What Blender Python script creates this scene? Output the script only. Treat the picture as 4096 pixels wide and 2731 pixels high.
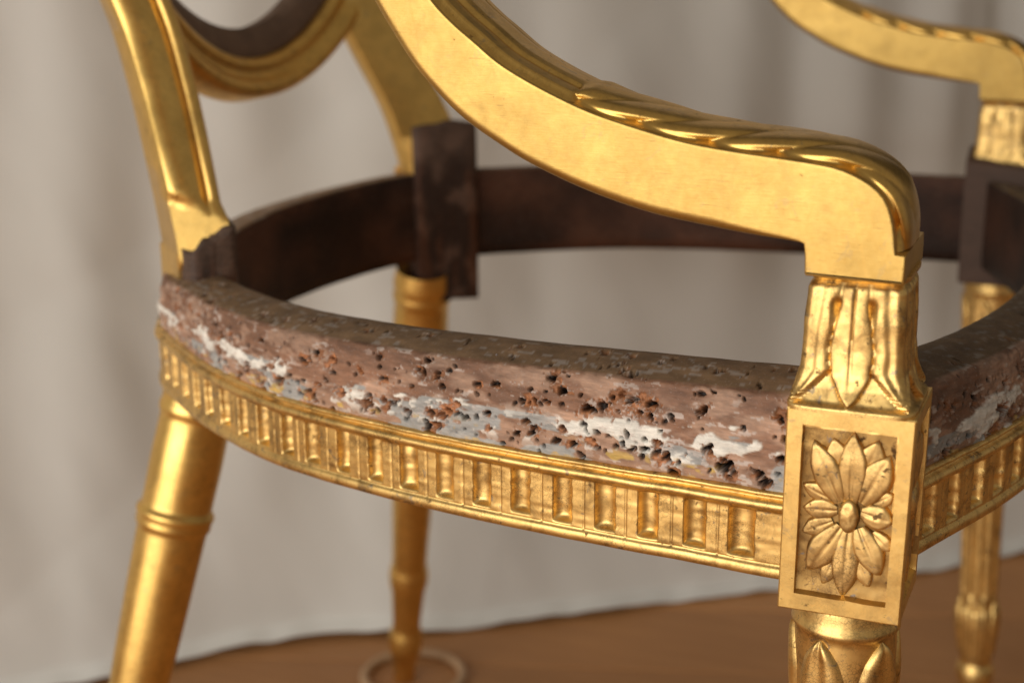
import bpy, math, random
import numpy as np
from mathutils import Matrix, Vector

for o in list(bpy.data.objects):
    bpy.data.objects.remove(o)
S = bpy.context.scene
COL = S.collection
random.seed(7)
RNG = np.random.RandomState(11)
ZF = 0.075                                    # the chair was measured from its rail; the floor lies at world z = 0

# ------------------------------------------------------------------ camera
def basis(yaw, pitch, roll):
    f = np.array([-math.sin(yaw)*math.cos(pitch), math.cos(yaw)*math.cos(pitch), -math.sin(pitch)])
    r = np.cross(f, [0, 0, 1]); r /= np.linalg.norm(r); u = np.cross(r, f)
    return r*math.cos(roll)+u*math.sin(roll), -r*math.sin(roll)+u*math.cos(roll), f
R_, U_, F_ = basis(math.radians(22.633), math.radians(15.465), math.radians(-0.394))
cam = bpy.data.cameras.new('camera'); camo = bpy.data.objects.new('camera', cam); COL.objects.link(camo)
cam.sensor_width = 22.3; cam.lens = 32.69; cam.clip_start = .02; cam.clip_end = 60
M = Matrix.Identity(4)
for i in range(3):
    M[i][0], M[i][1], M[i][2] = R_[i], U_[i], -F_[i]
M[0][3], M[1][3], M[2][3] = .1118, -.8551, .5755+ZF
camo.matrix_world = M
cam.dof.use_dof = True; cam.dof.focus_distance = .605; cam.dof.aperture_fstop = 4.4; cam.dof.aperture_blades = 7
S.camera = camo

# ------------------------------------------------------------------ light
w = bpy.data.worlds.new('World'); S.world = w; w.use_nodes = True
bg = w.node_tree.nodes['Background']; bg.inputs[0].default_value = (1.0, .87, .72, 1); bg.inputs[1].default_value = .24
def area(name, loc, target, sx, sy, power, color):
    l = bpy.data.lights.new(name, 'AREA'); l.shape = 'RECTANGLE'; l.size = sx; l.size_y = sy; l.energy = power; l.color = color
    o = bpy.data.objects.new(name, l); COL.objects.link(o); o.location = loc
    o.rotation_euler = (Vector(target)-Vector(loc)).to_track_quat('-Z', 'Y').to_euler()
area('window_light', (-.88, -2.72, .86), (-.10, -.1, .42), 2.7, 1.65, 59, (1.0, .965, .915))
S.view_settings.view_transform = 'Standard'; S.view_settings.look = 'None'
S.view_settings.exposure = 0; S.view_settings.gamma = 1

# ------------------------------------------------------------------ numpy helpers
def vnoise(x, y, seed=0):
    xi = np.floor(x).astype(np.int64); yi = np.floor(y).astype(np.int64); fx = x-xi; fy = y-yi
    def h(a, b):
        n = (a*374761393 + b*668265263 + seed*974634777) & 0x7fffffff
        n = ((n ^ (n >> 13))*1274126177) & 0x7fffffff
        return ((n ^ (n >> 16)) & 0xffff)/65535.0
    ux = fx*fx*(3-2*fx); uy = fy*fy*(3-2*fy)
    return (h(xi, yi)*(1-ux)+h(xi+1, yi)*ux)*(1-uy)+(h(xi, yi+1)*(1-ux)+h(xi+1, yi+1)*ux)*uy
def fbm(x, y, seed=0, oct=4):
    a = 0; s = .5; t = 0
    for k in range(oct):
        a = a+s*vnoise(x*2**k, y*2**k, seed+k); t += s; s *= .5
    return a/t
def sstep(a, b, x):
    t = np.clip((x-a)/(b-a), 0, 1); return t*t*(3-2*t)
def catmull(pts, n, closed=False):
    P = np.array(pts, float); m = len(P)
    if closed:
        P = np.vstack([P[-1], P, P[0], P[1]]); segs = m
    else:
        P = np.vstack([2*P[0]-P[1], P, 2*P[-1]-P[-2]]); segs = m-1
    out = []
    for i in range(segs):
        p0, p1, p2, p3 = P[i:i+4]
        for t in np.linspace(0, 1, 24, endpoint=False):
            out.append(.5*((2*p1)+(p2-p0)*t+(2*p0-5*p1+4*p2-p3)*t*t+(3*p1-p0-3*p2+p3)*t**3))
    out.append(P[1] if closed else P[-2]); out = np.array(out)
    d = np.concatenate([[0], np.cumsum(np.linalg.norm(np.diff(out, axis=0), axis=1))])
    s = np.linspace(0, d[-1], n)
    return np.stack([np.interp(s, d, out[:, k]) for k in range(out.shape[1])], -1), s
def gridfaces(nu, nv, wu=False, wv=False):
    u = np.arange(nu if wu else nu-1); v = np.arange(nv if wv else nv-1)
    U, V = np.meshgrid(u, v, indexing='ij'); U1 = (U+1) % nu; V1 = (V+1) % nv
    return np.stack([U*nv+V, U1*nv+V, U1*nv+V1, U*nv+V1], -1).reshape(-1, 4)
def mk(name, V, F, mat, parent=None, smooth=True, sharp=None, col=None, flip=False):
    V = np.array(V, float).reshape(-1, 3).copy(); V[:, 2] += ZF
    F = [tuple(reversed(f)) for f in F] if flip else [tuple(f) for f in (F.tolist() if hasattr(F, 'tolist') else F)]
    me = bpy.data.meshes.new(name); me.from_pydata(V.tolist(), [], F); me.update()
    if smooth:
        me.polygons.foreach_set('use_smooth', [True]*len(me.polygons))
        if sharp: me.set_sharp_from_angle(angle=math.radians(sharp))
    if col is not None:
        a = me.color_attributes.new('Col', 'FLOAT_COLOR', 'POINT'); c = np.ones((len(V), 4)); c[:, :3] = col
        a.data.foreach_set('color', c.ravel())
    if mat: me.materials.append(mat)
    o = bpy.data.objects.new(name, me); COL.objects.link(o)
    if parent is not None: child(o, parent)
    return o
def child(o, p):
    bpy.context.view_layer.update()
    o.parent = p; o.matrix_parent_inverse = p.matrix_world.inverted()
def tag(o, label, cat=None, kind=None, group=None):
    if label: o['label'] = label
    if cat: o['category'] = cat
    if kind: o['kind'] = kind
    if group: o['group'] = group

# ------------------------------------------------------------------ materials
class NT:
    def __init__(s, name):
        s.m = bpy.data.materials.new(name); s.m.use_nodes = True; s.t = s.m.node_tree; s.b = s.t.nodes['Principled BSDF']
        s.co = s.t.nodes.new('ShaderNodeTexCoord').outputs['Object']
    def n(s, ty, **k):
        nd = s.t.nodes.new('ShaderNode'+ty)
        for a, v in k.items():
            if a.startswith('i_'):
                key = a[2:]; nd.inputs[int(key) if key.isdigit() else key].default_value = v
            else: setattr(nd, a, v)
        return nd
    def l(s, a, b): s.t.links.new(a, b)
    def noise(s, scale, detail=4, rough=.55, vec=None, dist=0):
        nd = s.n('TexNoise', i_Scale=scale, i_Detail=detail, i_Roughness=rough, i_Distortion=dist); s.l(vec or s.co, nd.inputs['Vector']); return nd.outputs['Fac']
    def stretch(s, sc, rot=(0, 0, 0)):
        nd = s.n('Mapping'); nd.inputs['Scale'].default_value = sc; nd.inputs['Rotation'].default_value = rot; s.l(s.co, nd.inputs['Vector']); return nd.outputs['Vector']
    def ramp(s, fac, stops):
        nd = s.n('ValToRGB'); e = nd.color_ramp.elements
        while len(e) < len(stops): e.new(.5)
        for x, (p, c) in zip(e, stops): x.position = p; x.color = (*c, 1) if not isinstance(c, (int, float)) else (c, c, c, 1)
        s.l(fac, nd.inputs[0]); return nd.outputs['Color']
    def mix(s, fac, a, b, blend='MIX'):
        nd = s.n('Mix', data_type='RGBA', blend_type=blend)
        for v, i in ((fac, 0), (a, 6), (b, 7)):
            if hasattr(v, 'default_value') and hasattr(v, 'is_output'): s.l(v, nd.inputs[i])
            else: nd.inputs[i].default_value = v if i == 0 else (*v, 1)
        return nd.outputs[2]
    def math(s, op, a, b=None):
        nd = s.n('Math', operation=op)
        for v, i in ((a, 0), (b, 1)):
            if v is None: continue
            if hasattr(v, 'is_output'): s.l(v, nd.inputs[i])
            else: nd.inputs[i].default_value = v
        return nd.outputs[0]
    def bump(s, h, strength, dist, prev=None):
        nd = s.n('Bump', i_Strength=strength, i_Distance=dist); s.l(h, nd.inputs['Height'])
        if prev: s.l(prev, nd.inputs['Normal'])
        return nd.outputs[0]

def gold(name, base, rough, worn=0., crack=0., brush=None, lump=.0002, bole=(.20, .075, .03)):
    """water-gilded leaf: metal with rubbed patches, dark specks, craquelure where crack > 0 and burnishing strokes along brush"""
    g = NT(name); b = g.b; b.inputs['Metallic'].default_value = 1
    big = g.noise(38, 4, .6); fine = g.noise(420, 5, .65); spot = g.noise(260, 3, .6)
    c = g.mix(g.ramp(big, [(.3, 0), (.72, 1)]), tuple(x*.88 for x in base), tuple(min(1, x*1.05) for x in base))
    c = g.mix(g.math('MULTIPLY', g.ramp(fine, [(.42, 0), (.75, 1)]), .35), c, tuple(x*y for x, y in zip(base, (.78, .66, .45))))
    sp = g.ramp(spot, [(.72-.09*worn, 0), (.78-.07*worn, 1)])
    c = g.mix(g.math('MULTIPLY', sp, .5+.25*worn), c, (.10, .055, .03))
    if worn > 0:
        pt = g.ramp(g.noise(95, 5, .7, dist=.6), [(.48, 0), (.68, 1)])
        c = g.mix(g.math('MULTIPLY', pt, .72*worn), c, (.23, .135, .052))
        gr = g.ramp(g.noise(150, 4, .7, dist=.9), [(.62, 0), (.67, 1)])
        c = g.mix(g.math('MULTIPLY', gr, .6*worn), c, (.20, .19, .19))
    if brush:                                    # hairline scratches, lap lines of the leaves
        sc = g.ramp(g.noise(1, 2, .5, vec=g.stretch((60, 60, 900), (0, math.radians(14), 0))), [(.70, 0), (.715, 1)])
        c = g.mix(g.math('MULTIPLY', sc, .28), c, (.22, .12, .05))
        lap = g.n('TexBrick', i_Scale=1., offset=.37); lap.inputs['Mortar Size'].default_value = .0006; lap.inputs['Brick Width'].default_value = .052; lap.inputs['Row Height'].default_value = .046; lap.inputs['Color1'].default_value = (.80, .80, .80, 1); lap.inputs['Color2'].default_value = (1, 1, 1, 1); lap.inputs['Mortar'].default_value = (.93, .9, .86, 1)
        mp = g.n('Mapping'); mp.inputs['Rotation'].default_value = (math.radians(90), 0, math.radians(12)); g.l(g.co, mp.inputs['Vector']); g.l(mp.outputs[0], lap.inputs['Vector'])
        c = g.mix(.40, c, lap.outputs['Color'], 'MULTIPLY')
    if crack > 0:
        v = g.n('TexVoronoi', feature='DISTANCE_TO_EDGE', i_Scale=680.); wv = g.n('TexNoise', i_Scale=240., i_Detail=3.)
        add = g.n('VectorMath', operation='MULTIPLY_ADD'); g.l(g.co, wv.inputs['Vector']); g.l(wv.outputs['Color'], add.inputs[0]); add.inputs[1].default_value = (.0035,)*3; g.l(g.co, add.inputs[2])
        g.l(add.outputs[0], v.inputs['Vector'])
        cr = g.math('MULTIPLY', g.ramp(v.outputs['Distance'], [(.0, 1), (.075, 0)]), g.ramp(g.noise(70, 2), [(.45, 0), (.6, 1)]))
        c = g.mix(g.math('MULTIPLY', cr, crack), c, (.12, .07, .035))
    g.l(c, b.inputs['Base Color'])
    r = g.ramp(g.noise(60, 5, .65), [(.25, rough-.05), (.75, rough+.09)]); r = g.math('ADD', g.math('MULTIPLY', sp, .25), r); g.l(r, b.inputs['Roughness'])
    nb = g.bump(g.noise(130, 3, .5), .35, lump, g.bump(g.noise(16, 2, .5), .5, .0012) if brush else None)
    nb = g.bump(fine, .16, .0002, nb)
    if brush:
        st = g.noise(1, 3, .6, vec=g.stretch(*brush)); nb = g.bump(st, .22, .00022, nb)
    g.l(nb, b.inputs['Normal'])
    return g.m
GB = (.64, .425, .128)
M_arm = gold('gilt_burnished', GB, .43, .25, .10, ((130, 130, 2600), (0, math.radians(8), 0)), .00012)
M_gold = gold('gilt', (.90, .615, .215), .42, .45, .18, None, .0002)
M_carved = gold('gilt_carved', (.90, .615, .225), .41, .95, .6, None, .0002)
M_leaf = gold('gilt_petal', (.80, .54, .21), .45, 1.0, .9, None, .0003)
M_ground = gold('gilt_ground', (.46, .285, .10), .50, 1.25, .9, None, .0004)  # grimy panel ground; base colour also darkened for shade between the petals
M_smooth = gold('gilt_turned', (.87, .575, .175), .36, .35, 0, None, .00025)
M_roll = gold('gilt_roll', (.80, .505, .14), .33, .5, .2, None, .0003)

def wood_attr(name, rough=.62):
    g = NT(name); b = g.b
    a = g.n('VertexColor', layer_name='Col').outputs['Color']
    f = g.noise(300, 5, .65, vec=g.stretch((.35, .35, 1.6))); k = g.noise(900, 4, .6)
    c = g.mix(.75, a, g.ramp(f, [(.3, .55), (.7, 1.35)]), 'MULTIPLY')
    c = g.mix(g.math('MULTIPLY', g.ramp(k, [(.6, 0), (.72, 1)]), .3), c, (.45, .40, .36))
    g.l(c, b.inputs['Base Color']); b.inputs['Roughness'].default_value = rough; b.inputs['Specular IOR Level'].default_value = .35
    nb = g.bump(f, .35, .0006); nb = g.bump(k, .3, .0003, nb); g.l(nb, b.inputs['Normal'])
    return g.m
M_rail = wood_attr('stripped_rail')
def plainwood(name, c1, c2, rough, sc=(8, 60, 60), bumpd=.0005, scale=3):
    g = NT(name); v = g.stretch(sc)
    f = g.noise(scale, 5, .6, vec=v, dist=.4); h = g.noise(scale*.35, 3)
    c = g.mix(f, c1, c2); c = g.mix(g.ramp(h, [(.35, 0), (.7, .5)]), c, tuple(x*1.6 for x in c2))
    g.l(c, g.b.inputs['Base Color']); g.b.inputs['Roughness'].default_value = rough
    g.l(g.bump(f, .3, bumpd), g.b.inputs['Normal']); return g.m
M_dark = plainwood('dark_walnut', (.018, .009, .006), (.042, .02, .012), .55, (30, 30, 30), .0004)
M_post = plainwood('stained_post_wood', (.016, .008, .005), (.105, .058, .036), .6, (18, 18, 40), .0006)
M_backwood = plainwood('tacked_back_wood', (.02, .011, .007), (.21, .13, .085), .75, (26, 26, 26), .0016, 3)

# ------------------------------------------------------------------ setting
def floor_mat():
    g = NT('floor_wood'); oi = g.n('ObjectInfo').outputs['Random']
    v = g.stretch((3, 55, 1)); f = g.noise(2.2, 6, .6, vec=v, dist=.5); h = g.noise(3, 3)
    c = g.mix(f, (.41, .185, .066), (.68, .35, .135)); c = g.mix(g.ramp(h, [(.3, 0), (.75, .55)]), c, (.22, .10, .042))
    c = g.mix(.5, c, g.ramp(oi, [(0, .8), (1, 1.25)]), 'MULTIPLY')
    g.l(c, g.b.inputs['Base Color']); g.b.inputs['Roughness'].default_value = .5; g.b.inputs['Specular IOR Level'].default_value = .3; g.l(g.bump(f, .15, .0006), g.b.inputs['Normal']); return g.m
M_floor = floor_mat()
def box_mesh(x0, x1, y0, y1, z0, z1, bev=.0):
    V = []; c = bev
    for z, e in ((z0, 0), (z1-c, 0), (z1, c)):
        V += [(x0+e, y0+e, z), (x1-e, y0+e, z), (x1-e, y1-e, z), (x0+e, y1-e, z)]
    F = [(3, 2, 1, 0), (8, 9, 10, 11)]
    for k in (0, 4):
        for i in range(4): F.append((k+i, k+(i+1) % 4, k+4+(i+1) % 4, k+4+i))
    return V, F
floor = mk('floor', [(-4, -4, -ZF-.02), (4, -4, -ZF-.02), (4, 4, -ZF-.02), (-4, 4, -ZF-.02)], [(0, 1, 2, 3)], M_floor); tag(floor, 'brown wooden board floor under the gilt chair', None, 'structure')
ang = math.radians(18)
for i in range(-3, 9):                         # boards run roughly along the sheet
    wd = .13
    V, F = box_mesh(-2.2, 1.9, i*wd+.0007, (i+1)*wd-.0007, -.02, 0, .0012)
    V = [(x*math.cos(ang)-y*math.sin(ang), x*math.sin(ang)+y*math.cos(ang), z-ZF) for x, y, z in V]
    mk('floor_board', V, F, M_floor, floor, smooth=False)
gw = NT('wall_paint'); gw.b.inputs['Base Color'].default_value = (.028, .03, .026, 1); gw.b.inputs['Roughness'].default_value = .7
gw.l(gw.bump(gw.noise(40, 4), .2, .001), gw.b.inputs['Normal'])
wall = mk('wall', [(-2.6, -.55, -ZF), (2.2, 3.05, -ZF), (2.2, 3.05, 2.6), (-2.6, -.55, 2.6)], [(0, 1, 2, 3)], gw.m); tag(wall, 'dark plain wall behind the hanging sheet', None, 'structure')

def cloth_mat():
    g = NT('calico'); f = g.noise(5, 4, .55); wv = g.noise(900, 2, .5)
    c = g.mix(f, (.635, .625, .58), (.735, .73, .69))
    g.l(c, g.b.inputs['Base Color']); g.b.inputs['Roughness'].default_value = .95; g.b.inputs['Specular IOR Level'].default_value = .15
    g.l(g.bump(wv, .2, .0004), g.b.inputs['Normal']); return g.m
base = [(-1.25, -.45), (-1.0, -.2), (-.757, .062), (-.689, .124), (-.62, .205), (-.55, .27), (-.485, .305), (-.41, .355), (-.285, .453), (-.182, .538), (-.057, .628), (.043, .728), (.2, .86), (.5, 1.1)]
P, s = catmull(base, 340)
T = np.gradient(P, axis=0); T /= np.linalg.norm(T, axis=1)[:, None]; N = np.stack([T[:, 1], -T[:, 0]], -1)   # towards the chair
sm, _ = catmull([base[0], base[2], base[5], base[8], base[11], base[-1]], 340)
nz = 150; zz = np.linspace(0, 1, nz)**1.15
X = np.zeros((340, nz, 3))
SS, ZZ = np.meshgrid(s, zz*1.15, indexing='ij')
k = sstep(0, .35, ZZ)
PX = P[:, None, :]*(1-k[..., None])+sm[:, None, :]*k[..., None]
s_r = s[-1]
fold = .010*np.sin(SS*21+1.3*np.sin(SS*5))*sstep(.6, 1.6, SS)
def gz(c, wd, a): return a*np.exp(-((SS-c)/wd)**2)
foldr = gz(1.40, .035, .020)-gz(1.47, .03, .022)+gz(1.53, .03, .016)+gz(1.62, .03, .03)-gz(1.70, .022, .035)+gz(1.76, .03, .03)+gz(1.16, .03, .008)-gz(1.22, .02, .006)
vf = .0055*np.sin(SS*34+2.2*np.sin(SS*7)+1.2*(fbm(SS*4, ZZ*3, 51, 2)-.5))*sstep(.25, .5, SS)*sstep(1.45, 1.2, SS)*sstep(0, .3, ZZ)
wr = vf+.012*(fbm(SS*3.2+ZZ*2.2, ZZ*2.4-SS*.8, 3, 3)-.5)+.012*(fbm(SS*9+ZZ*4.5, ZZ*3-SS*2, 9, 3)-.5)
diag = .0022*(np.abs(fbm((SS*.8-ZZ)*5, (SS+ZZ)*1.4, 21, 2)-.5)*4-.5)
D = (fold*.5+foldr*.62)*sstep(.05, .5, ZZ)+wr+diag
X[..., 0] = PX[..., 0]+N[:, None, 0]*D-.01*N[:, None, 0]; X[..., 1] = PX[..., 1]+N[:, None, 1]*D-.01*N[:, None, 1]
hem = .006*vnoise(s*14, s*0, 5)+.003*vnoise(s*45, s*0, 6)
X[..., 2] = -ZF+.0015+ZZ+(hem[:, None]*(1-np.clip(ZZ*6, 0, 1)))
X[:, 0, :2] += N*.012; X[:, 1, :2] += N*.006
nu = 340
Fq = gridfaces(nu, nz)
cut = (X[..., 2].reshape(-1)[Fq].mean(1) > .46) & (SS.reshape(-1)[Fq].mean(1) > 1.80)
sheet = mk('dust_sheet', X.reshape(-1, 3), Fq[~cut], cloth_mat())
sol = sheet.modifiers.new('cloth_thickness', 'SOLIDIFY'); sol.thickness = .0012
tag(sheet, 'creased off-white cotton sheet hung as a backdrop behind the chair', 'sheet')

# pale ring lying on the floor round the far rear foot
def lathe(prof, n=48, cx=0, cy=0):
    th = np.arange(n)*2*math.pi/n
    V = np.array([[(cx+r*math.cos(t), cy+r*math.sin(t), z) for (r, z) in prof] for t in th])
    return V.reshape(-1, 3), gridfaces(n, len(prof), True)
FOOT = (-.4495, .2335)
rp = [(.0440+.0042*math.cos(a), -ZF+.0040+.0039*math.sin(a)) for a in np.linspace(0, 2*math.pi, 14, endpoint=False)]
V = np.array([[(FOOT[0]+.009+r*math.cos(t), FOOT[1]+.001+r*math.sin(t), z) for r, z in rp] for t in np.arange(56)*2*math.pi/56]).reshape(-1, 3)
ring = mk('floor_ring', V, gridfaces(56, 14, True, True), plainwood('pale_beech', (.30, .18, .09), (.42, .27, .15), .5, (20, 20, 20)))
tag(ring, 'pale tan ring lying on the floor around the gilt rear foot', 'ring')

# ------------------------------------------------------------------ the chair
chair = bpy.data.objects.new('armchair', None); COL.objects.link(chair); chair.location = (-.17, 0, 0)
tag(chair, 'gilded carved neoclassical armchair stripped of its seat upholstery', 'armchair')

# ---- seat rails: swept along their plan curve
OUT = [(.006, -.3213), (.0, -.3206), (-.034, -.3165), (-.062, -.3135), (-.092, -.3095), (-.124, -.305), (-.157, -.299), (-.194, -.2905), (-.221, -.283), (-.25, -.273), (-.275, -.261), (-.299, -.247), (-.323, -.231), (-.351, -.209), (-.38, -.184), (-.393, -.171), (-.402, -.158)]
def rail_frame(pts, n):
    P, s = catmull(pts, n); T = np.gradient(P, axis=0); T /= np.linalg.norm(T, axis=1)[:, None]
    return P, s, np.stack([-T[:, 1], T[:, 0]], -1)
def fluted_band(parent, pts, n, zb, out, flutes, seed, rows=34, pitch=.0198):
    P, s, N = rail_frame(pts, n); N = N*out
    prof = [(-.03, 0), (-.004, 0), (-.0012, .0003), (-.0002, .0012), (0, .0025), (0, .0042), (-.0006, .0052), (-.0016, .0058)]
    i0 = len(prof); zf = np.linspace(.0062, .0272, rows); prof += [(-.0014, z) for z in zf]; i1 = len(prof)
    prof += [(-.0012, .0277), (-.0002, .0283), (.0006, .0293), (.0008, .0305), (.0004, .0316), (-.0008, .0323), (-.0021, .0327), (-.0022, .0333), (-.0010, .0338), (-.0004, .0346), (-.0008, .0355), (-.0026, .0359), (-.006, .0359)]
    prof = np.array(prof); off = np.repeat(prof[None, :, 0], n, 0); z = np.repeat(prof[None, :, 1], n, 0)
    SSr = np.repeat(s[:, None], len(zf), 1); Z = np.repeat(zf[None], n, 0); D = np.zeros_like(Z)
    r = np.random.RandomState(seed)
    for sk in flutes:
        hw = .0049*(1+.07*r.randn()); c = sk+.0004*r.randn(); wv = (SSr-c-.0004*(vnoise(Z*400, Z*0+sk*900, 3)-.5))/hw
        lo, hi = .0070+.0006*r.rand(), .0274-.0005*r.rand(); e = np.maximum(0, np.maximum((lo+.0026-Z)/.0026, (Z-hi+.0009)/.0009))
        D -= .0042*(1+.10*r.randn())*np.sqrt(np.clip(1-wv**2, 0, 1))*np.sqrt(np.clip(1-e**2, 0, 1))*(1+.08*(vnoise(Z*260, Z*0+sk*300, 5)-.5))
        g = (SSr-c-pitch*.5)/.00045; D -= .00045*np.exp(-g*g)*(.6+.4*vnoise(Z*300, Z*0+sk*77, 8))
    off[:, i0:i1] += D
    off += .0002*(vnoise(s[:, None]*120+0*off, z*500, seed+3)-.5)
    off[:, i1+8:i1+12] += (.0011*(fbm(s[:, None]*110, z[:, i1+8:i1+12]*30, seed+8, 3)-.6))
    zb_ = zb(s/s[-1])[:, None]
    z = z+.0003*(vnoise(s[:, None]*60+0*z, z*0, seed+5)-.5)
    V = np.stack([P[:, None, 0]+N[:, None, 0]*off, P[:, None, 1]+N[:, None, 1]*off, zb_+z], -1)
    return mk('fluted_band', V.reshape(-1, 3), gridfaces(n, len(prof)), M_carved, parent, flip=out < 0)
BROWN, PINK, ORANGE, WHITE, GREY, TOPC, HOLE = [np.array(c) for c in ((.235, .122, .073), (.40, .245, .165), (.35, .145, .06), (.74, .70, .62), (.33, .32, .30), (.175, .108, .058), (.022, .013, .009))]
def wood_rail(name, pts, n, zb, ztop, out, parent, seed, holes=150, tone=1., rows=64, topk=1.):
    """stripped rail core: tack-eaten front face, worn top, plain dark inner face"""
    P, s, N = rail_frame(pts, n); N = N*out
    fr = np.linspace(0, 1, rows)
    fo = np.interp(fr, [0, .35, .70, .93, .98, 1], [-.0030, -.0031, -.0042, -.0060, -.0068, -.0080]); fz = np.interp(fr, [0, .93, .98, 1], [.0352, .0645, .0658, .0661])
    tp = np.linspace(0, 1, 16)[1:]; to = -.0080-tp*.0238; tz = .0661+.0040*np.sin(tp*1.75)
    ino = np.array([-.0325, -.0328, -.033, -.033, -.033, -.0325]); inz = np.array([.0690, .066, .05, .03, .010, .0012])
    off = np.concatenate([fo, to, ino, [-.029, -.012, -.012]]); z = np.concatenate([fz, tz, inz, [.0004, .0004, .0345]]); m = len(off)
    u = s/s[-1]; kz = (ztop(u)-zb(u)-.0355)/(.0702-.0355)
    Z = np.where(z[None] > .0352, .0352+(z[None]-.0352)*kz[:, None], z[None]*np.ones((n, 1)))
    O = np.repeat(off[None], n, 0)
    dlen = np.concatenate([[0], np.cumsum(np.hypot(np.diff(off), np.diff(z)))]); A, B = np.meshgrid(s, dlen, indexing='ij')
    L1 = dlen[rows-1]; fb = B/L1; isf = (B <= L1)
    top = (B > L1) & (B <= dlen[rows+14])
    # colour of the stripped surface: brown wood, ground remnants in two bands, exposed torn wood round the tack holes
    n1 = fbm(A*60, B*140, seed, 4); n2 = fbm(A*110, B*200, seed+4, 4); n3 = fbm(A*34+9, B*90, seed+9, 4); n4 = fbm(A*260, B*420, seed+14, 3)
    n5 = fbm(A*180, B*520, seed+41, 4); n6 = fbm(A*24, B*60, seed+47, 3)
    C = BROWN*(1-sstep(.42, .62, n1)[..., None])+PINK*sstep(.42, .62, n1)[..., None]
    C = C*(.80+.40*n5[..., None])*(.65+.7*n6[..., None])
    C = C*(1-.6*sstep(.45, .15, fb)[..., None])+(PINK*.95)*.6*sstep(.45, .15, fb)[..., None]
    wb = np.exp(-((fb-.40+.10*(n1-.5))/.13)**2); wm = sstep(.615, .65, n3*.62+n2*.38+.17*wb-.06+.18*(fb < .62)-.18)*isf
    wm = np.maximum(wm, sstep(.655, .69, n2)*np.exp(-((fb-.27)/.16)**2)*isf)
    gm = sstep(.58, .61, fbm(A*55+40, B*150, seed+20, 3)+.10*np.exp(-((fb-.20)/.12)**2)-.12*(fb > .45))*isf*(fb < .5)
    C = C*(1-gm[..., None])+GREY*gm[..., None]; C = C*(1-wm[..., None])+WHITE*wm[..., None]
    yl = sstep(.60, .66, fbm(A*90+7, B*240, seed+31, 3))*np.exp(-((fb-.10)/.10)**2)*isf
    C = C*(1-yl[..., None])+np.array([.55, .36, .10])*yl[..., None]
    C[top] = (TOPC*(.75+.6*n1[..., None])*(1-.5*sstep(.63, .68, n5)[..., None])+np.array([.36, .33, .30])*.5*sstep(.63, .68, n5)[..., None])[top]
    C[B > dlen[rows+14]] = np.array([.052, .021, .011])*(.35+1.5*sstep(.3, .75, fbm(A*16, B*40, seed+60, 4))[B > dlen[rows+14]][:, None])
    wf = sstep(.66, .70, n5)*isf*sstep(.3, .6, n3); C = C*(1-.7*wf[..., None])+np.array([.60, .52, .46])*.7*wf[..., None]
    D = (.0012*(n2-.5)+.0009*(n4-.5))*isf + .0007*wm + .0003*gm + .0006*(n1-.5)*top
    r = np.random.RandomState(seed)
    lim_all = (dlen <= dlen[rows+12])
    def window(a, b, ext):
        i0, i1 = np.searchsorted(s, [a-ext, a+ext]); j0, j1 = np.searchsorted(dlen, [b-ext, b+ext]); return i0, i1, j0, j1
    def punch(a, b, ra, rb, dp, th, sd):          # one clean tack or worm hole
        i0, i1, j0, j1 = window(a, b, .006)
        if i1-i0 < 2 or j1-j0 < 2: return
        a_ = A[i0:i1, j0:j1]; b_ = B[i0:i1, j0:j1]; da = (a_-a)*math.cos(th)+(b_-b)*math.sin(th); db = -(a_-a)*math.sin(th)+(b_-b)*math.cos(th)
        dd = np.sqrt((da/ra)**2+(db/rb)**2)*(1+.7*(fbm(a_*900, b_*1100, sd, 2)-.5)); hole = sstep(1.12, .82, dd)*lim_all[j0:j1][None]
        C[i0:i1, j0:j1] = C[i0:i1, j0:j1]*(1-hole[..., None])+HOLE*hole[..., None]; D[i0:i1, j0:j1] -= dp*hole
    def gouge(a, b, ra, rb, th, sd, amt, col):    # torn fibres where a tack was levered out
        i0, i1, j0, j1 = window(a, b, .010)
        if i1-i0 < 2 or j1-j0 < 2: return
        a_ = A[i0:i1, j0:j1]; b_ = B[i0:i1, j0:j1]; da = (a_-a)*math.cos(th)+(b_-b)*math.sin(th); db = -(a_-a)*math.sin(th)+(b_-b)*math.cos(th)
        rag = fbm(a_*480, b_*800, sd, 4)-.5; dd = np.sqrt((da/ra)**2+(db/rb)**2)*(1+2.0*rag); lm = lim_all[j0:j1][None]
        tear = sstep(1.05, .85, dd)*lm; rim = np.exp(-((dd-1.12)/.12)**2)*lm*sstep(.45, .55, fbm(a_*600, b_*600, sd+3, 2))
        fib = fbm(a_*500, b_*1900, sd+7, 3); cc = col*(.45+1.1*fib[..., None])
        C[i0:i1, j0:j1] = C[i0:i1, j0:j1]*(1-.8*rim[..., None])+np.array([.50, .41, .35])*.8*rim[..., None]
        C[i0:i1, j0:j1] = C[i0:i1, j0:j1]*(1-amt*tear[..., None])+cc*amt*tear[..., None]
        D[i0:i1, j0:j1] += .0004*rim-.0010*tear*(.4+1.2*fib)
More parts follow.
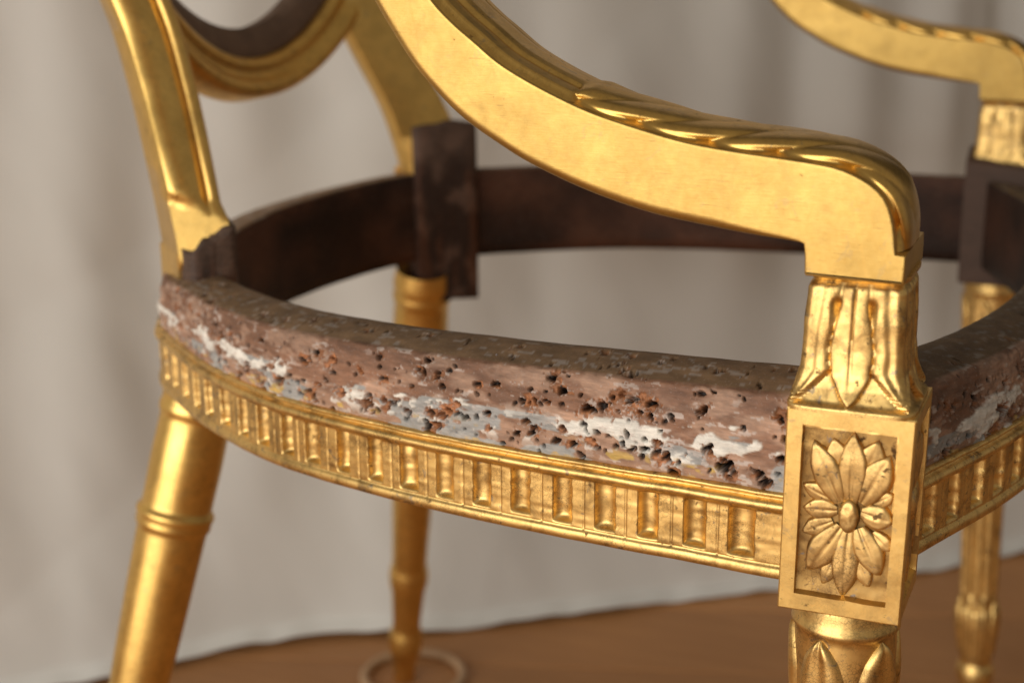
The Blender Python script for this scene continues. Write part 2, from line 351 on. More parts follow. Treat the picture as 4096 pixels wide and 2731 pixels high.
    for i in range(holes):
        onTop = r.rand() < .18
        a = s[-1]*(.01+.985*r.rand()); q = r.choice([.10, .20, .32, .58, .72, .90], p=[.17, .23, .20, .18, .14, .08])+.04*r.randn()
        b = L1*np.clip(q, .03, .95) if not onTop else L1+.002+.017*r.rand()
        th = .35*r.randn(); sc = .7 if onTop else 1.
        if r.rand() < .38:
            ra = (.0016+.0026*r.rand()**1.5)*sc; gouge(a, b, ra, ra*(.38+.3*r.rand()), th, seed*1000+i, .95 if not onTop else .5, ORANGE*(.55+.75*r.rand()))
            for h_ in range(1+int(r.rand()*2.6)):
                k = .0006+.0009*r.rand(); punch(a+ra*.7*(r.rand()*2-1), b+ra*.3*(r.rand()*2-1), k*1.35*sc, k*.75*sc, .0028+.002*r.rand(), th+.3*r.randn(), seed*777+i*5+h_)
        else:
            k = .00045+.0008*r.rand()**1.5; punch(a, b, k*(1.1+.6*r.rand())*sc, k*.85*sc, (.0022+.002*r.rand())*sc, th, seed*555+i)
    C = C*tone*np.where(isf, 1.16-.22*sstep(.45, .9, fb), np.where(top, topk, 1.))[..., None]
    dz = np.gradient(z); do = np.gradient(off); nn = np.hypot(dz, do)+1e-9      # section normal: outwards / up
    no = dz/nn; nzv = -do/nn
    O = O+D*no[None]; Z = Z+D*nzv[None]
    V = np.stack([P[:, None, 0]+N[:, None, 0]*O, P[:, None, 1]+N[:, None, 1]*O, zb(u)[:, None]+Z], -1)
    F = gridfaces(n, m, False, True)
    o = mk(name, V.reshape(-1, 3), F, M_rail, parent, col=C.reshape(-1, 3), flip=out < 0)
    return o, P, s, N
lin = lambda a, b: (lambda u: a+(b-a)*u)
zbN, ztN = lin(.330, .3225), lin(.4085, .389)
near_rail, Pn, sn, Nn = wood_rail('side_rail', OUT, 1300, zbN, ztN, 1, chair, 5, 500, topk=1.05)
near_rail['label'] = 'bare tack-eaten side rail with white ground remnants and fluted gilt lower edge'
flN = [.0221+.0198*k for k in range(22)]
fluted_band(near_rail, OUT, 1300, zbN, 1, flN, 3)
OUTF = [(x, -y) for x, y in OUT]
zbF, ztF = lin(.330, .333), lin(.3945, .400)
far_rail, *_ = wood_rail('side_rail', OUTF, 260, zbF, ztF, -1, chair, 15, 60, rows=20)
fluted_band(far_rail, OUTF, 420, zbF, -1, flN, 4, 12)
FR = [(.0465, -.281), (.059, -.2495), (.073, -.213), (.084, -.175), (.095, -.12), (.101, -.06), (.103, 0)]
FR = FR+[(x, -y) for x, y in FR[-2::-1]]
zbR, ztR = (lambda u: .3305+0*u), (lambda u: .4035-.008*u)
front_rail, *_ = wood_rail('front_rail', FR, 1200, zbR, ztR, -1, chair, 25, 420, tone=.60)  # tone paints the shade on this front side into the wood colour
front_rail['label'] = 'shade-toned tack-eaten bowed front rail with fluted gilt lower edge'
fluted_band(front_rail, FR, 1300, zbR, -1, [.012+.0198*k for k in range(32)], 9)
BK = [(-.4035, -.155), (-.421, -.12), (-.436, -.07), (-.443, -.025), (-.4445, 0)]; BK = BK+[(x, -y) for x, y in BK[-2::-1]]
zbB, ztB = (lambda u: .3225+.0105*u), (lambda u: .389+.011*u)
back_rail, *_ = wood_rail('back_rail', BK, 240, zbB, ztB, 1, chair, 35, 40, rows=16, topk=1.5)
fluted_band(back_rail, BK, 300, zbB, 1, [], 10, 6)

# ---- corner blocks with carved rosettes
PET = [(0.538, 0.562, 0.529, 0.904, 0.098, 1), (0.452, 0.559, 0.215, 0.845, 0.098, 1), (0.623, 0.57, 0.819, 0.813, 0.105, 1), (0.453, 0.687, 0.37, 0.866, 0.077, 0), (0.637, 0.694, 0.72, 0.877, 0.084, 0), (0.628, 0.526, 0.889, 0.498, 0.087, 1), (0.435, 0.517, 0.155, 0.508, 0.073, 0), (0.404, 0.461, 0.155, 0.388, 0.063, 0), (0.479, 0.441, 0.221, 0.197, 0.101, 1), (0.538, 0.429, 0.524, 0.087, 0.092, 1), (0.615, 0.445, 0.814, 0.221, 0.095, 1), (0.451, 0.294, 0.346, 0.137, 0.056, 0), (0.625, 0.293, 0.731, 0.156, 0.056, 0), (0.725, 0.429, 0.881, 0.353, 0.056, 0), (0.708, 0.569, 0.867, 0.631, 0.056, 0), (0.394, 0.567, 0.144, 0.626, 0.059, 0)]
ZB0, ZB1 = .3199, .4016; HB = ZB1-ZB0; DEP = .0036
def block_corner(s_, t_):                      # outer face x for s in 0..1, slight taper to the bottom
    xl = .0005+.0004*t_; xr = .0470+.0013*t_; return xl+(xr-xl)*s_
def face_outer(s_, t_, h):
    return np.stack([block_corner(s_, t_), -.3222-h+0*s_, ZB0+HB*t_], -1)
def face_front(s_, t_, h):                     # s runs from the outer edge inwards
    xr = .0470+.0013*t_; return np.stack([xr+h+0*s_, -.3222+.0445*s_, ZB0+HB*t_], -1)
def panel_face(fn, front, seed):
    e, et, eb = .130, .076, .084
    c = .012
    sg = np.concatenate([[0, c, c*2], [e-.004, e, e+.004], np.linspace(e+.02, 1-e-.012, 40), [1-e+.006, 1-e+.01, 1-e+.016], [1-c*2, 1-c, 1]])
    tg = np.concatenate([[0, c*.6, c*1.2], [eb-.003, eb, eb+.012], np.linspace(eb+.03, 1-et-.010, 60), [1-et-.003, 1-et, 1-et+.004], [1-c*1.2, 1-c*.6, 1]])
    Sg, Tg = np.meshgrid(sg, tg, indexing='ij')
    ins = (Sg > e+.002) & (Sg < 1-e+.008) & (Tg > eb+.001) & (Tg < 1-et-.001)
    h = np.where(ins, -DEP+.0009*sstep(.17, .09, Tg)+.0009*(fbm(Sg*9, Tg*15, seed, 4)-.5), .0002*(vnoise(Sg*7, Tg*11, seed+1)-.5))
    edge = (Sg < 1e-6) | (Sg > 1-1e-6) | (Tg < 1e-6) | (Tg > 1-1e-6); h = np.where(edge, -.0005, h)
    Sw = Sg+np.where((Sg > .05) & (Sg < .95), .010*(fbm(Tg*9, Sg*3, seed+7, 3)-.5), 0); Tw = Tg+np.where((Tg > .05) & (Tg < .95), .006*(fbm(Sg*7, Tg*2, seed+8, 3)-.5), 0)
    return fn(Sw, Tw, h).reshape(-1, 3), gridfaces(len(sg), len(tg))
def leaf_patch(b, t, hw, H, base_h, asp, na=17, nb=19, crease=.22, lift=.0):
    """a pointed leaf between base b and tip t in face coordinates (s,t); asp = face width / height"""
    a = np.linspace(0, 1, na); c = np.linspace(-1, 1, nb); A, Cc = np.meshgrid(a, c, indexing='ij')
    d = np.array([(t[0]-b[0])*asp, t[1]-b[1]]); L = np.linalg.norm(d); d /= L; p = np.array([-d[1], d[0]])
    wd = np.interp(A, [0, .18, .45, .65, .82, .94, 1], [.42, .76, 1, .90, .56, .20, .015])*hw*asp
    wob = 1+.10*(vnoise(A*6, np.sign(Cc)*3+0*A, int(abs(b[0]*999+t[1]*777)))-.5)
    X = (b[0]*asp+d[0]*A*L+p[0]*Cc*wd*wob)/asp; Y = b[1]+d[1]*A*L+p[1]*Cc*wd*wob
    prof = np.interp(A, [0, .2, .6, .92, 1], [.55, .85, 1, .75, .5])+lift*A
    h = base_h+H*prof*((1-.22*np.abs(Cc)**1.6-.78*np.abs(Cc)**12+.16*Cc*math.sin(b[0]*40+t[1]*23))-crease*np.exp(-(Cc/.13)**2)*np.interp(A, [0, .3, .8, 1], [1, .8, .2, 0])+.10*(vnoise(A*5+b[0]*31, Cc*2.5+t[1]*17, 3)-.5))
    h = np.where(np.abs(Cc) > .999, base_h-.0006, h); h[-1, :] = base_h-.0004
    return X, Y, h, gridfaces(na, nb)
def make_block(side):
    sg = -1 if side == 'near' else 1
    mir = lambda V: V*np.array([1, -sg, 1]) if sg > 0 else V
    flip = sg > 0
    V1, F1 = panel_face(face_outer, False, 3); V2, F2 = panel_face(face_front, True, 4)
    n1 = len(V1)
    yi = -.3222+.0445; B = [(.0007, -.3217, ZB0), (.0466, -.3217, ZB0), (.0466, yi, ZB0), (.0007, yi, ZB0), (.0011, -.3217, ZB1), (.048, -.3217, ZB1), (.048, yi, ZB1), (.0011, yi, ZB1)]
    n2 = n1+len(V2); V = np.vstack([V1, V2, B]); F = [tuple(f) for f in F1.tolist()]+[tuple(x+n1 for x in f) for f in F2.tolist()]
    F += [tuple(n2+x for x in f) for f in ((3, 2, 1, 0), (4, 5, 6, 7), (0, 4, 7, 3), (2, 3, 7, 6))]
    V = V*np.array([1, -1, 1]) if flip else V
    o = mk('corner_block', V, F, M_gold, chair, sharp=28, flip=flip)
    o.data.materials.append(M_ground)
    for p in o.data.polygons:                    # recessed panels are matt and grimy, with recess shade darkened into their colour
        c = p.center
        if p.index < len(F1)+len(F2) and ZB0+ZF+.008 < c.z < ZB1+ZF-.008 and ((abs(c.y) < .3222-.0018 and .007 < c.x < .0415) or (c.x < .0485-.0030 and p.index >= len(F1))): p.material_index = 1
    for fn, wide in ((face_outer, .0475), (face_front, .0445)):
        asp = wide/HB
        for (bs, bt, ts, tt, hw, lay) in PET:
            X, Y, h, F = leaf_patch((bs, bt), (ts, tt), hw*1.36, (.0027 if lay else .0016), -DEP+.0004, asp)
            V = fn(X, Y, h).reshape(-1, 3); V = V*np.array([1, -1, 1]) if flip else V
            mk('rosette_petal', V, F, M_leaf, o, flip=flip)
        th = np.linspace(0, 2*math.pi, 28, endpoint=False); rr = np.array([0, .3, .55, .8, .95, 1.05, 1.08])
        TH, RR = np.meshgrid(th, rr, indexing='ij')
        hh = -DEP+.0004+np.interp(RR, [0, .5, .8, .95, 1.05, 1.08], [.0034, .0033, .0031, .0024, .0008, -.0004])-.0007*np.exp(-((RR-.62)/.1)**2)*(np.cos(3*TH+.6) > -.2)
        V = fn(.531+RR*.080*np.cos(TH), .500+RR*.083*np.sin(TH), hh).reshape(-1, 3); V = V*np.array([1, -1, 1]) if flip else V
        mk('rosette_centre', V, gridfaces(28, 7, True), M_leaf, o, flip=flip)
    return o
blockN = make_block('near')
blockN['label'] = 'gilt corner block carved with a long-petalled rosette panel'
# the far front block is seen from inside: stained wood behind the gilt faces
def prism(name, poly, z0, z1, mat, parent, bev=.0012):
    poly = np.array(poly, float); n = len(poly); c = poly.mean(0)
    z1 = np.broadcast_to(np.array(z1, float), (n,)); V = []
    ins = c+(poly-c)*(1-bev*2/np.linalg.norm(poly-c, axis=1))[:, None]
    for q, zz in ((ins, np.full(n, z0)), (poly, np.full(n, z0+bev)), (poly, z1-bev), (ins, z1)):
        V += [(a, b, z) for (a, b), z in zip(q, zz)]
    area2 = np.sum(poly[:, 0]*np.roll(poly[:, 1], -1)-np.roll(poly[:, 0], -1)*poly[:, 1])
    F = [tuple(range(n-1, -1, -1)), tuple(range(3*n, 4*n))]
    for k in range(3):
        for i in range(n): F.append((k*n+i, k*n+(i+1) % n, (k+1)*n+(i+1) % n, (k+1)*n+i))
    return mk(name, V, F, mat, parent, smooth=False, flip=area2 < 0)
blockF = prism('corner_block', [(.0005, .3222), (.0475, .3222), (.0475, .296), (.0005, .296)], ZB0, ZB1, M_gold, chair)
prism('inner_block', [(-.0005, .2955), (.043, .2955), (.043, .2735), (-.0005, .2735)], ZB0-.002, [.418, .414, .405, .409], M_post, blockF)

# ---- arm posts: square baluster carved with hanging leaves
def make_post(sg):
    nth, nzr = 200, 96
    th = np.linspace(0, 2*math.pi, nth, endpoint=False); t = np.linspace(0, 1, nzr)       # t = 0 top, 1 bottom
    TH, TT = np.meshgrid(th, t, indexing='ij')
    a = np.interp(TT, [0, .03, .06, .12, .35, .55, .72, .84, .93, .965, 1], [.0186, .0186, .0166, .0176, .0184, .0184, .0192, .0210, .0232, .0240, .0240])
    ce, se = np.cos(TH), np.sin(TH); p = 7.0
    rad = 1/(np.abs(ce)**p+np.abs(se)**p)**(1/p)
    # face coordinate -1..1 on each of the four faces
    q = (TH+math.pi/4) % (math.pi/2)-math.pi/4; f = np.tan(q)
    af = np.abs(f); bt = sstep(.06, .10, TT)*sstep(.97, .93, TT)
    wl = np.interp(TT, [0, .1, .3, .55, .75, .9, .95, 1], [.30, .30, .34, .46, .38, .14, .0, 0])
    x = af/np.maximum(wl, .02)
    cen = np.where(x < 1, .0010*(1-x**3)-.0006*np.exp(-(f/.03)**2)*np.interp(TT, [0, .15, .7, .9], [1, 1, .8, .1]), 0)
    edge = np.interp(TT, [0, .66, .74, .93, 1], [.02, .0, .0, .80, 1])                       # lower outline of the corner leaves
    wside = np.maximum(wl, np.where(TT > .70, np.interp(TT, [.70, .80, .90, .95], [.40, .62, .86, 1.0]), 0))
    xs = np.clip((af-wside)/np.maximum(1-wside, .05), 0, 1)
    sid = np.where(af > wside, .0010*np.sqrt(np.clip(1-(1-np.clip(xs*2.6, 0, 1))**2, 0, 1))-.0006*np.exp(-((xs-.55)/.16)**2), 0)
    hol = np.where((af > wl) & (af <= wside), -.0016, 0)
    val = -.0006*np.exp(-((af-wl)/.022)**2)*(TT > .25)*(TT < .93)
    eye = -.0026*np.exp(-((af-.36-.25*(TT-.22))/(.055-.05*sstep(.2, .42, TT)))**2-(np.where(TT < .22, (TT-.22)/.035, (TT-.22)/.13))**2)
    d = (cen+sid+hol+val+eye)*bt*(1 if sg < 0 else .35)+.0004*(fbm(TH*5, TT*9, 5, 2)-.5)*bt
    R = (a+d)*rad
    V = np.stack([.0235+R*ce, -.2998+R*se, .4528+(.4012-.4528)*TT], -1)
    V[..., 0] += -.0006*np.sin(TT*3.1)
    # caps
    F = gridfaces(nth, nzr, True).tolist(); F.append([i*nzr for i in range(nth)]); F.append([i*nzr+nzr-1 for i in range(nth)][::-1])
    V = V.reshape(-1, 3)*np.array([1, -sg, 1]) if sg > 0 else V.reshape(-1, 3)
    return mk('arm_post', V, F, M_carved, chair, sharp=60, flip=(sg < 0))
make_post(-1); make_post(1)

# ---- arms
LOW = [(-.46, .665), (-.36, .66), (-.27, .642), (-.215, .615), (-.188, .583), (-.1765, .5625), (-.1699, .5481), (-.1618, .5358), (-.1527, .5234), (-.1417, .5117), (-.1307, .5024), (-.1179, .4945), (-.1052, .4876), (-.0873, .4802), (-.0697, .4745), (-.0525, .4703), (-.0356, .4677), (-.019, .4659), (.0028, .4645)]
UP = [(-.46, .69), (-.35, .686), (-.255, .664), (-.196, .628), (-.163, .584), (-.1515, .5615), (-.1426, .5484), (-.1336, .5397), (-.125, .5331), (-.1159, .5261), (-.1067, .5208), (-.0946, .515), (-.0797, .5089), (-.065, .5045), (-.0446, .4995), (-.0281, .4969), (-.0061, .4947), (.01, .493), (.0179, .4912), (.026, .4875), (.0314, .4831), (.0343, .4779), (.0363, .4703), (.0371, .4625)]
YO, THK = -.3232, .0475
def yshift(x): return np.interp(-x, [.15, .22, .30, .46], [0, .004, .030, .098])
def make_arm(sg):
    lo, _ = catmull(LOW, 130); up, _ = catmull(UP, 170)
    poly = np.vstack([lo, [(.0044, .4640), (.0050, .4600), (.0052, .4530), (.0058, .4523), (.0400, .4515), (.0408, .4521), (.0409, .4575), (.0407, .4622)], up[::-1]])
    n = len(poly); tn = np.roll(poly, -1, 0)-np.roll(poly, 1, 0); tn /= np.linalg.norm(tn, axis=1)[:, None]+1e-12; nin = np.stack([-tn[:, 1], tn[:, 0]], -1)
    isl = np.zeros(n); isl[:len(lo)] = 1; isl[len(lo)-8:len(lo)] = [.9, .8, .7, .6, .5, .4, .3, .15]; bev = np.where(isl > 0, .0040*isl, .0006)
    loops = []
    for k in np.linspace(0, math.pi/2, 5):
        loops.append((bev*(1-math.sin(k)), bev*(1-math.cos(k))*np.where(isl > 0, 1.6, 1)))
    V = []
    prof = [(b, d) for b, d in loops[::-1]]              # (inset, depth) from flat face to side
    def ring_(ins, y): 
        q = poly+nin*ins[:, None]; return np.stack([q[:, 0], y+yshift(q[:, 0]), q[:, 1]], -1)
    L = [ring_(bev+.0008, YO)]
    for k in range(5):
        a_ = k/4*math.pi/2; L.append(ring_(bev*(1-math.sin(a_)), YO+bev*(1-math.cos(a_))*1.6))
    for k in range(4, -1, -1):
        a_ = k/4*math.pi/2; L.append(ring_(bev*(1-math.sin(a_)), YO+THK-bev*(1-math.cos(a_))*1.6))
    L.append(ring_(bev+.0008, YO+THK))
    V = np.concatenate(L); F = []
    for k in range(11):
        for i in range(n): F.append((k*n+i, k*n+(i+1) % n, (k+1)*n+(i+1) % n, (k+1)*n+i))
    F.append(tuple(range(n-1, -1, -1))); F.append(tuple(11*n+i for i in range(n)))
    if sg > 0: V = V*np.array([1, -1, 1])
    arm = mk('arm', V, F, M_arm, chair, sharp=40, flip=sg > 0)
    # roll on top: moulded behind, rope-carved towards the hand
    nphi = 72; nu_ = 620
    P, s = catmull(UP, nu_); T = np.gradient(P, axis=0); T /= np.linalg.norm(T, axis=1)[:, None]; Nn_ = np.stack([-T[:, 1], T[:, 0]], -1)
    i_tw = np.argmin(np.hypot(P[:, 0]+.0865, P[:, 1]-.5115)); s_tw = s[i_tw]
    phi = np.linspace(0, math.pi, nphi); SA, PH = np.meshgrid(s, phi, indexing='ij')
    hgt = np.interp(SA, [0, s_tw-.001, s_tw+.004, s[-1]-.055, s[-1]-.02, s[-1]], [.0058, .0058, .0073, .0075, .0062, .0043])
    Wd = .0228; nc = 9                           # nc rows of cove on either side, the rest is the rope / moulding
    q = np.linspace(0, 1, nphi); ph = np.clip((q-nc/nphi)/(1-2*nc/nphi), 0, 1)*math.pi; PH = np.repeat(ph[None], nu_, 0)
    side = np.where(q < .5, -1, 1); cv = np.clip(np.minimum(q, 1-q)*nphi/nc, 0, 1)            # 0 at the board, 1 where the rope starts
    iscove = (np.minimum(q, 1-q)*nphi < nc)
    ph_r = np.clip(PH, .0, math.pi)
    rope_ph = (SA-s_tw)/.0272-ph_r/(math.pi/2)*1.15+.10*(vnoise(SA*60, PH*1.5, 4)-.5)
    lobe = np.abs(np.sin(math.pi*rope_ph))**.8-.55
    Rr = 1+.125*lobe*np.interp(ph_r, [0, .5, 1.2, math.pi-1.2, math.pi-.5, math.pi], [1.15, 1.1, .8, .8, 1.1, 1.15])
    yr = np.where(iscove[None], side[None]*(1-.20*cv[None]**.8+(Rr-1)*.80*cv[None]**4), -np.cos(PH)*.80*Rr)
    hr = np.where(iscove[None], .20*cv[None]**2.2, .20+.80*np.sin(PH)**.8*Rr)
    mq = np.minimum(q, 1-q)*2
    my = side*(1-np.interp(mq, [0, .06, .14, .20, .24, .44, .50, .60, .66, .80, 1], [0, .02, .08, .12, .15, .42, .48, .55, .60, .78, 1]))
    mh = np.interp(mq, [0, .06, .14, .20, .24, .44, .50, .60, .66, .80, 1], [0, .10, .20, .30, .60, .74, .66, .70, .92, 1.04, 1.04])
    bl = sstep(s_tw-.0012, s_tw+.0012, SA)
    H = (mh[None]*(1-bl)+hr*bl)*hgt; yy = my[None]*(1-bl)+yr*bl; bul = 1
    pos = P[:, None, :]+Nn_[:, None, :]*(H-.0004)[..., None]
    ycen = YO+THK/2
    V = np.stack([pos[..., 0], ycen+yy*Wd*bul+yshift(pos[..., 0]), pos[..., 1]], -1)
    F = gridfaces(nu_, nphi).tolist(); F.append([i for i in range(nphi)]); F.append([(nu_-1)*nphi+i for i in range(nphi)][::-1])
    V = V.reshape(-1, 3)
    if sg > 0: V = V*np.array([1, -1, 1])
    mk('arm_roll', V, F, M_roll, arm, sharp=50, flip=(sg < 0))
    return arm
armN = make_arm(-1); armF = make_arm(1)
armN['label'] = 'sweeping burnished gilt arm with rope-twist roll above the near corner block'

# ---- front legs: leaf cup, fluted shaft, leaf ankle, turned foot
def make_front_leg(sg):
    prof = [(.3202, .0190), (.3175, .0196), (.3145, .0200), (.3120, .0206), (.3106, .0214), (.3094, .0214), (.3084, .0206), (.3065, .0200), (.30, .0199), (.28, .0195), (.262, .0186), (.259, .0196), (.256, .0196), (.253, .0180), (.245, .0172), (.16, .0158), (.058, .0140), (.052, .0150), (.047, .0160), (.03, .0152), (.008, .0125), (.003, .0120), (-.001, .0140), (-.007, .0146), (-.013, .0135), (-.018, .0115), (-.03, .0125), (-.05, .0118), (-.068, .0100), (-.075, .0090)]
    P, s = catmull(prof, 260); nth = 120; th = np.linspace(0, 2*math.pi, nth, endpoint=False)
    TH, Z = np.meshgrid(th, P[:, 0], indexing='ij'); R = np.repeat(P[None, :, 1], nth, 0)
    fm = sstep(.247, .240, Z)*sstep(.060, .066, Z); R = R-fm*.0020*np.clip(np.cos(TH*10), -.2, 1)**1
    R = R+.0003*(fbm(TH*6, Z*150, 4, 3)-.5)
    ax = lambda z: (.0232+(.320-z)*.03, -.2998)
    V = np.stack([.0232+(.320-Z)*.03+R*np.cos(TH), -.2998+R*np.sin(TH), Z], -1).reshape(-1, 3)
    F = gridfaces(nth, 260, True).tolist(); F.append([i*260+259 for i in range(nth)])
    if sg > 0: V = V*np.array([1, -1, 1])
    leg = mk('front_leg', V, F, M_carved, chair, flip=sg > 0)
    th0 = math.atan2(-.976, .163)
    for (n5, z0, z1, r0, hwA, H) in ((5, .262, .3075, .0199, .54, .0026), (8, .012, .060, .0148, .34, .0016)):
        for k in range(n5):
            c0 = th0+math.radians(-28)+k*2*math.pi/n5
            na, nb = 22, 15; a = np.linspace(0, 1, na); c = np.linspace(-1, 1, nb); A, Cc = np.meshgrid(a, c, indexing='ij')
            wd = np.interp(A, [0, .3, .62, .80, .93, 1], [.8, .95, 1, .74, .36, .02])*hwA
            t_ = c0+Cc*wd; z_ = z0+(z1-z0)*A
            h = H*np.interp(A, [0, .6, .9, 1], [.8, 1, .9, .5])*((1-np.abs(Cc)**4)-.45*np.exp(-((np.abs(Cc)-.05)/.16)**2)+.12*np.exp(-((np.abs(Cc)-.45)/.2)**2)); h[:, 0] = h[:, -1] = -.0008; h[-1] = -.0006
            rr = np.interp(z_, P[::-1, 0], P[::-1, 1])+h
            V = np.stack([.0232+(.320-z_)*.03+rr*np.cos(t_), -.2998+rr*np.sin(t_), z_], -1).reshape(-1, 3)
            if sg > 0: V = V*np.array([1, -1, 1])
            mk('carved_leaf', V, gridfaces(na, nb), M_carved, leg, flip=sg < 0)
    return leg
legN = make_front_leg(-1); legF = make_front_leg(1)

# ---- rear legs and posts
PC = np.array([-.3745, -.152])
tv = np.array([.75, -.66]); nv = np.array([-.66, -.75])
def make_rear(sg):
    fy = -1 if sg > 0 else 1
    T0 = np.array([-.379, -.147, .322]); F0 = np.array([-.4495, -.2335, -.0748]); ax = F0-T0; Ln = np.linalg.norm(ax); ax /= Ln
    e1 = np.cross(ax, [0, 1, 0]); e1 /= np.linalg.norm(e1); e2 = np.cross(ax, e1)
    prof = [(-.004, .0200), (.004, .0216), (.010, .0222), (.013, .0214), (.016, .0218), (.019, .0224), (.022, .0218), (.026, .0208), (.050, .0212), (.070, .0208), (.079, .0209), (.0805, .0222), (.0825, .0232), (.085, .0228), (.0865, .0220), (.0885, .0224), (.0905, .0222), (.093, .0208), (.10, .0205), (.16, .0188), (.22, .0165), (.272, .0148), (.283, .0152), (.288, .0164), (.296, .0168), (.304, .0160), (.309, .0146), (.345, .0122), (.352, .0124), (.36, .0146), (.370, .0150), (.380, .0134), (.388, .0112), (.400, .0098), (Ln, .0095)]
    P, s = catmull(prof, 240); nth = 64; th = np.linspace(0, 2*math.pi, nth, endpoint=False)
    V = np.array([T0+ax*a for a in P[:, 0]])[None]+P[None, :, 1, None]*(np.cos(th)[:, None, None]*e1+np.sin(th)[:, None, None]*e2)
    V = V.reshape(-1, 3); V[:, 2] = np.maximum(V[:, 2], -ZF+.0003)
    F = gridfaces(nth, 240, True).tolist(); F.append([i*240+239 for i in range(nth)][::-1])
    m = np.array([1, fy, 1]); 
    leg = mk('rear_leg', V*m, F, M_smooth, chair, flip=(sg > 0))
    # post between leg and back stile: gilt outside, stained wood inside
    def q(a, b): p = PC+tv*a+nv*b; return (p[0], p[1]*fy)
    g = prism('post_block', [q(-.0225, .010), q(.0188, .010), q(.0188, .0161), q(-.0225, .0161)], .312, .402, M_gold, leg)
    dz = 0 if sg < 0 else .018
    nt, nr = 88, 60; th = np.linspace(0, 2*math.pi, nt, endpoint=False); tt = np.linspace(0, 1, nr); TH, TT = np.meshgrid(th, tt, indexing='ij')
    ce, se = np.cos(TH), np.sin(TH); rad = 1/(np.abs(ce)**6+np.abs(se)**6)**(1/6)
    a_ = .0092+.0256*ce*rad; b_ = -.0004+.0148*se*rad                  # along the rail / outwards
    nz_ = fbm(TH*2.2, TT*5, 31+sg, 4); zt_ = .4125+dz-.007*(se*rad)+.004*(vnoise(TH*2.5, TT*0, 8+sg)-.5); zb0 = (.307 if sg < 0 else .303)+.006*(vnoise(TH*3, TT*0, 18+sg)-.5)
    a_ = a_*(1+.03*(nz_-.5)); b_ = b_*(1+.04*(nz_-.5))
    k_ = np.interp(TT, [0, .03, .97, 1], [.0, 1, 1, .0]); z_ = zb0+(zt_-zb0)*np.interp(TT, [0, .03, .97, 1], [.0, .004, .996, 1])
    a_ = .0092+(a_-.0092)*k_; b_ = -.0004+(b_+.0004)*k_
    V = np.stack([PC[0]+tv[0]*a_+nv[0]*b_, PC[1]+tv[1]*a_+nv[1]*b_, z_], -1).reshape(-1, 3)
    n1 = fbm(TH*2+3, TT*7, 71+sg, 4); n2 = fbm(TH*6, TT*3, 77+sg, 3)
    Cc = np.array([.040, .020, .012])+np.array([.10, .066, .048])*sstep(.50, .66, n1)[..., None]+np.array([.07, .026, .010])*sstep(.52, .7, n2)[..., None]
    up_ = sstep(.62, .9, TT+.25*(n1-.5))[..., None]; Cc = Cc*(1-.75*up_)+np.array([.135, .088, .062])*(.6+.8*n1[..., None])*.75*up_
    mk('post_wood', V*m, gridfaces(nt, nr, True), M_rail, leg, col=Cc.reshape(-1, 3)*np.array([.80, .74, .72]), flip=(sg < 0))
    # stile: moulded, raked back and curving out to the oval
    path = [(-.3695, -.1550, .350), (-.3725, -.1535, .395), (-.3775, -.1505, .420), (-.3868, -.1450, .450), (-.4040, -.1335, .49), (-.4210, -.1270, .53), (-.4390, -.1330, .575), (-.4550, -.1600, .62), (-.4740, -.1850, .67), (-.4900, -.1950, .73), (-.506, -.193, .79)]
    Q, s = catmull(path, 140)
    wv_ = np.linspace(-1, 1, 40)                 # across the radial width, -1 inside .. +1 outside, on the front face
    def sect(k):
        zq = Q[k, 2]; W = np.interp(zq, [.395, .445, .55, .79], [.0136, .0146, .0170, .017]); Dp = np.interp(zq, [.388, .3955, .475, .79], [.010, .0228, .021, .018])
        mo = np.where(wv_ > -.35, .0055*np.sqrt(np.clip(1-((wv_-.33)/.70)**2, 0, 1)), 0)+np.where(wv_ < -.45, .0045*np.sqrt(np.clip(1-((wv_+.70)/.26)**2, 0, 1)), 0)
        flat = .0040-.40*W*wv_; zq = Q[k, 2]; b = sstep(.4275, .4315, zq-.0045*wv_)
        sh = np.interp(zq, [.395, .46, .56, .79], [.0050, .0045, 0, 0])
        front = [(Dp-.006+sh+(mo*b+flat*(1-b))[i], wv_[i]*W) for i in range(40)]
        cb = np.interp(zq, [.395, .445, .52, .79], [.0022, .0018, 0, 0]); front = [(a, b+cb) for a, b in front]
        back = [(-Dp+.004*abs(x)**3, x*W+cb) for x in np.linspace(1, -1, 16)]
        return front+back
    V = []
    for k in range(140):
        for a, b in sect(k):
            V.append((Q[k, 0]+tv[0]*a+nv[0]*b, Q[k, 1]+tv[1]*a+nv[1]*b, Q[k, 2]))
    V = np.array(V); F = gridfaces(140, 56, False, True).tolist()
    mk('back_stile', V*m, F, M_smooth, chair, sharp=55, flip=(sg > 0))
    return leg
make_rear(-1); make_rear(1)

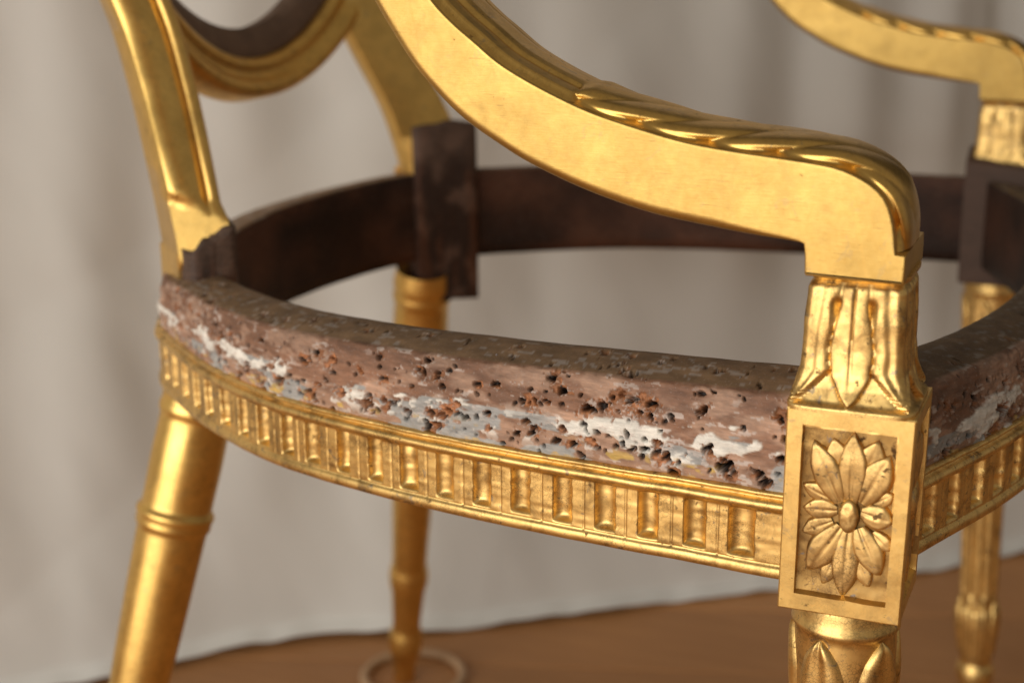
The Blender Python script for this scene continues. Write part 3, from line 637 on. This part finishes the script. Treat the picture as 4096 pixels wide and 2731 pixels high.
# ---- oval back frame
def sweep_oval(name, prof, hw, hh, c, rk, mat, parent, n=160):
    up = np.array([-rk, 0, 1])/math.hypot(rk, 1); nrm = np.array([1, 0, rk])/math.hypot(rk, 1)     # faces forward
    th = np.linspace(0, 2*math.pi, n, endpoint=False); V = []
    for t in th:
        d = np.array([math.cos(t)*hw, math.sin(t)*hh]); g = np.array([math.cos(t)/hw, math.sin(t)/hh]); g /= np.linalg.norm(g)
        for o_, f_ in prof:
            y, z = d+g*o_; V.append(c+np.array([1.2*y*y, y, 0])+up*z+nrm*f_)
    return mk(name, np.array(V), gridfaces(n, len(prof), True, True), mat, parent, sharp=60)
BOT = np.array([-.420, .0, .468]); rk = .24; up = np.array([-rk, 0, 1])/math.hypot(rk, 1); OC = BOT+up*.22
gprof = [(0, -.012), (.0, .004), (-.003, .0075), (-.008, .0085), (-.0105, .006), (-.013, .0035), (-.0165, .0035), (-.019, .0062), (-.022, .0070), (-.025, .0055), (-.026, .001), (-.026, -.012)]
oval = sweep_oval('back_frame', gprof, .19, .22, OC, rk, M_roll, chair)
wprof = [(-.0262, -.011), (-.0262, .000), (-.030, .0012), (-.040, -.001), (-.0465, -.004), (-.047, -.012)]
sweep_oval('tacking_rebate', wprof, .19, .22, OC, rk, M_backwood, oval)

# ---- leftovers of the upholstery on the near rail: broken tack shanks
def tack(a, q, tilt, ln):
    i = np.argmin(np.abs(sn-a)); N = Nn[i]; p = Pn[i]; u = a/sn[-1]
    off, z = np.interp(q, [0, .35, .65, .85, 1, 1.6], [-.003, -.0032, -.0046, -.007, -.0112, -.025]), np.interp(q, [0, .85, 1, 1.6], [.0352, .062, .066, .070])
    z = .0352+(z-.0352)*((ztN(u)-zbN(u)-.0355)/.0347)
    V = []; 
    for k, r in ((-.001, .0005), (ln*.7, .0005), (ln, .00018)):
        for j in range(4):
            ang = j*math.pi/2+.4; V.append((p[0]+N[0]*(off+k*math.cos(tilt))+r*math.cos(ang), p[1]+N[1]*(off+k*math.cos(tilt))+r*.4*math.cos(ang), zbN(u)+z+k*math.sin(tilt)+r*math.sin(ang)))
    F = [(k*4+j, k*4+(j+1) % 4, k*4+4+(j+1) % 4, k*4+4+j) for k in range(2) for j in range(4)]+[(8, 9, 10, 11)]
    mk('tack_stub', V, F, M_steel, near_rail, smooth=False)
ms = NT('tack_steel'); ms.b.inputs['Metallic'].default_value = 1; ms.b.inputs['Base Color'].default_value = (.42, .42, .44, 1); ms.b.inputs['Roughness'].default_value = .4; ms.l(ms.bump(ms.noise(800), .3, .0002), ms.b.inputs['Normal']); M_steel = ms.m
for a, q, ti, ln in ((.187, .72, .9, .0022), (.06, .55, .4, .0016), (.104, .8, .6, .0015), (.14, 1.1, 1.3, .0016), (.235, .85, 1.0, .0015), (.03, 1.2, 1.2, .0016), (.31, .6, .5, .0015)): tack(a, q, ti, ln)
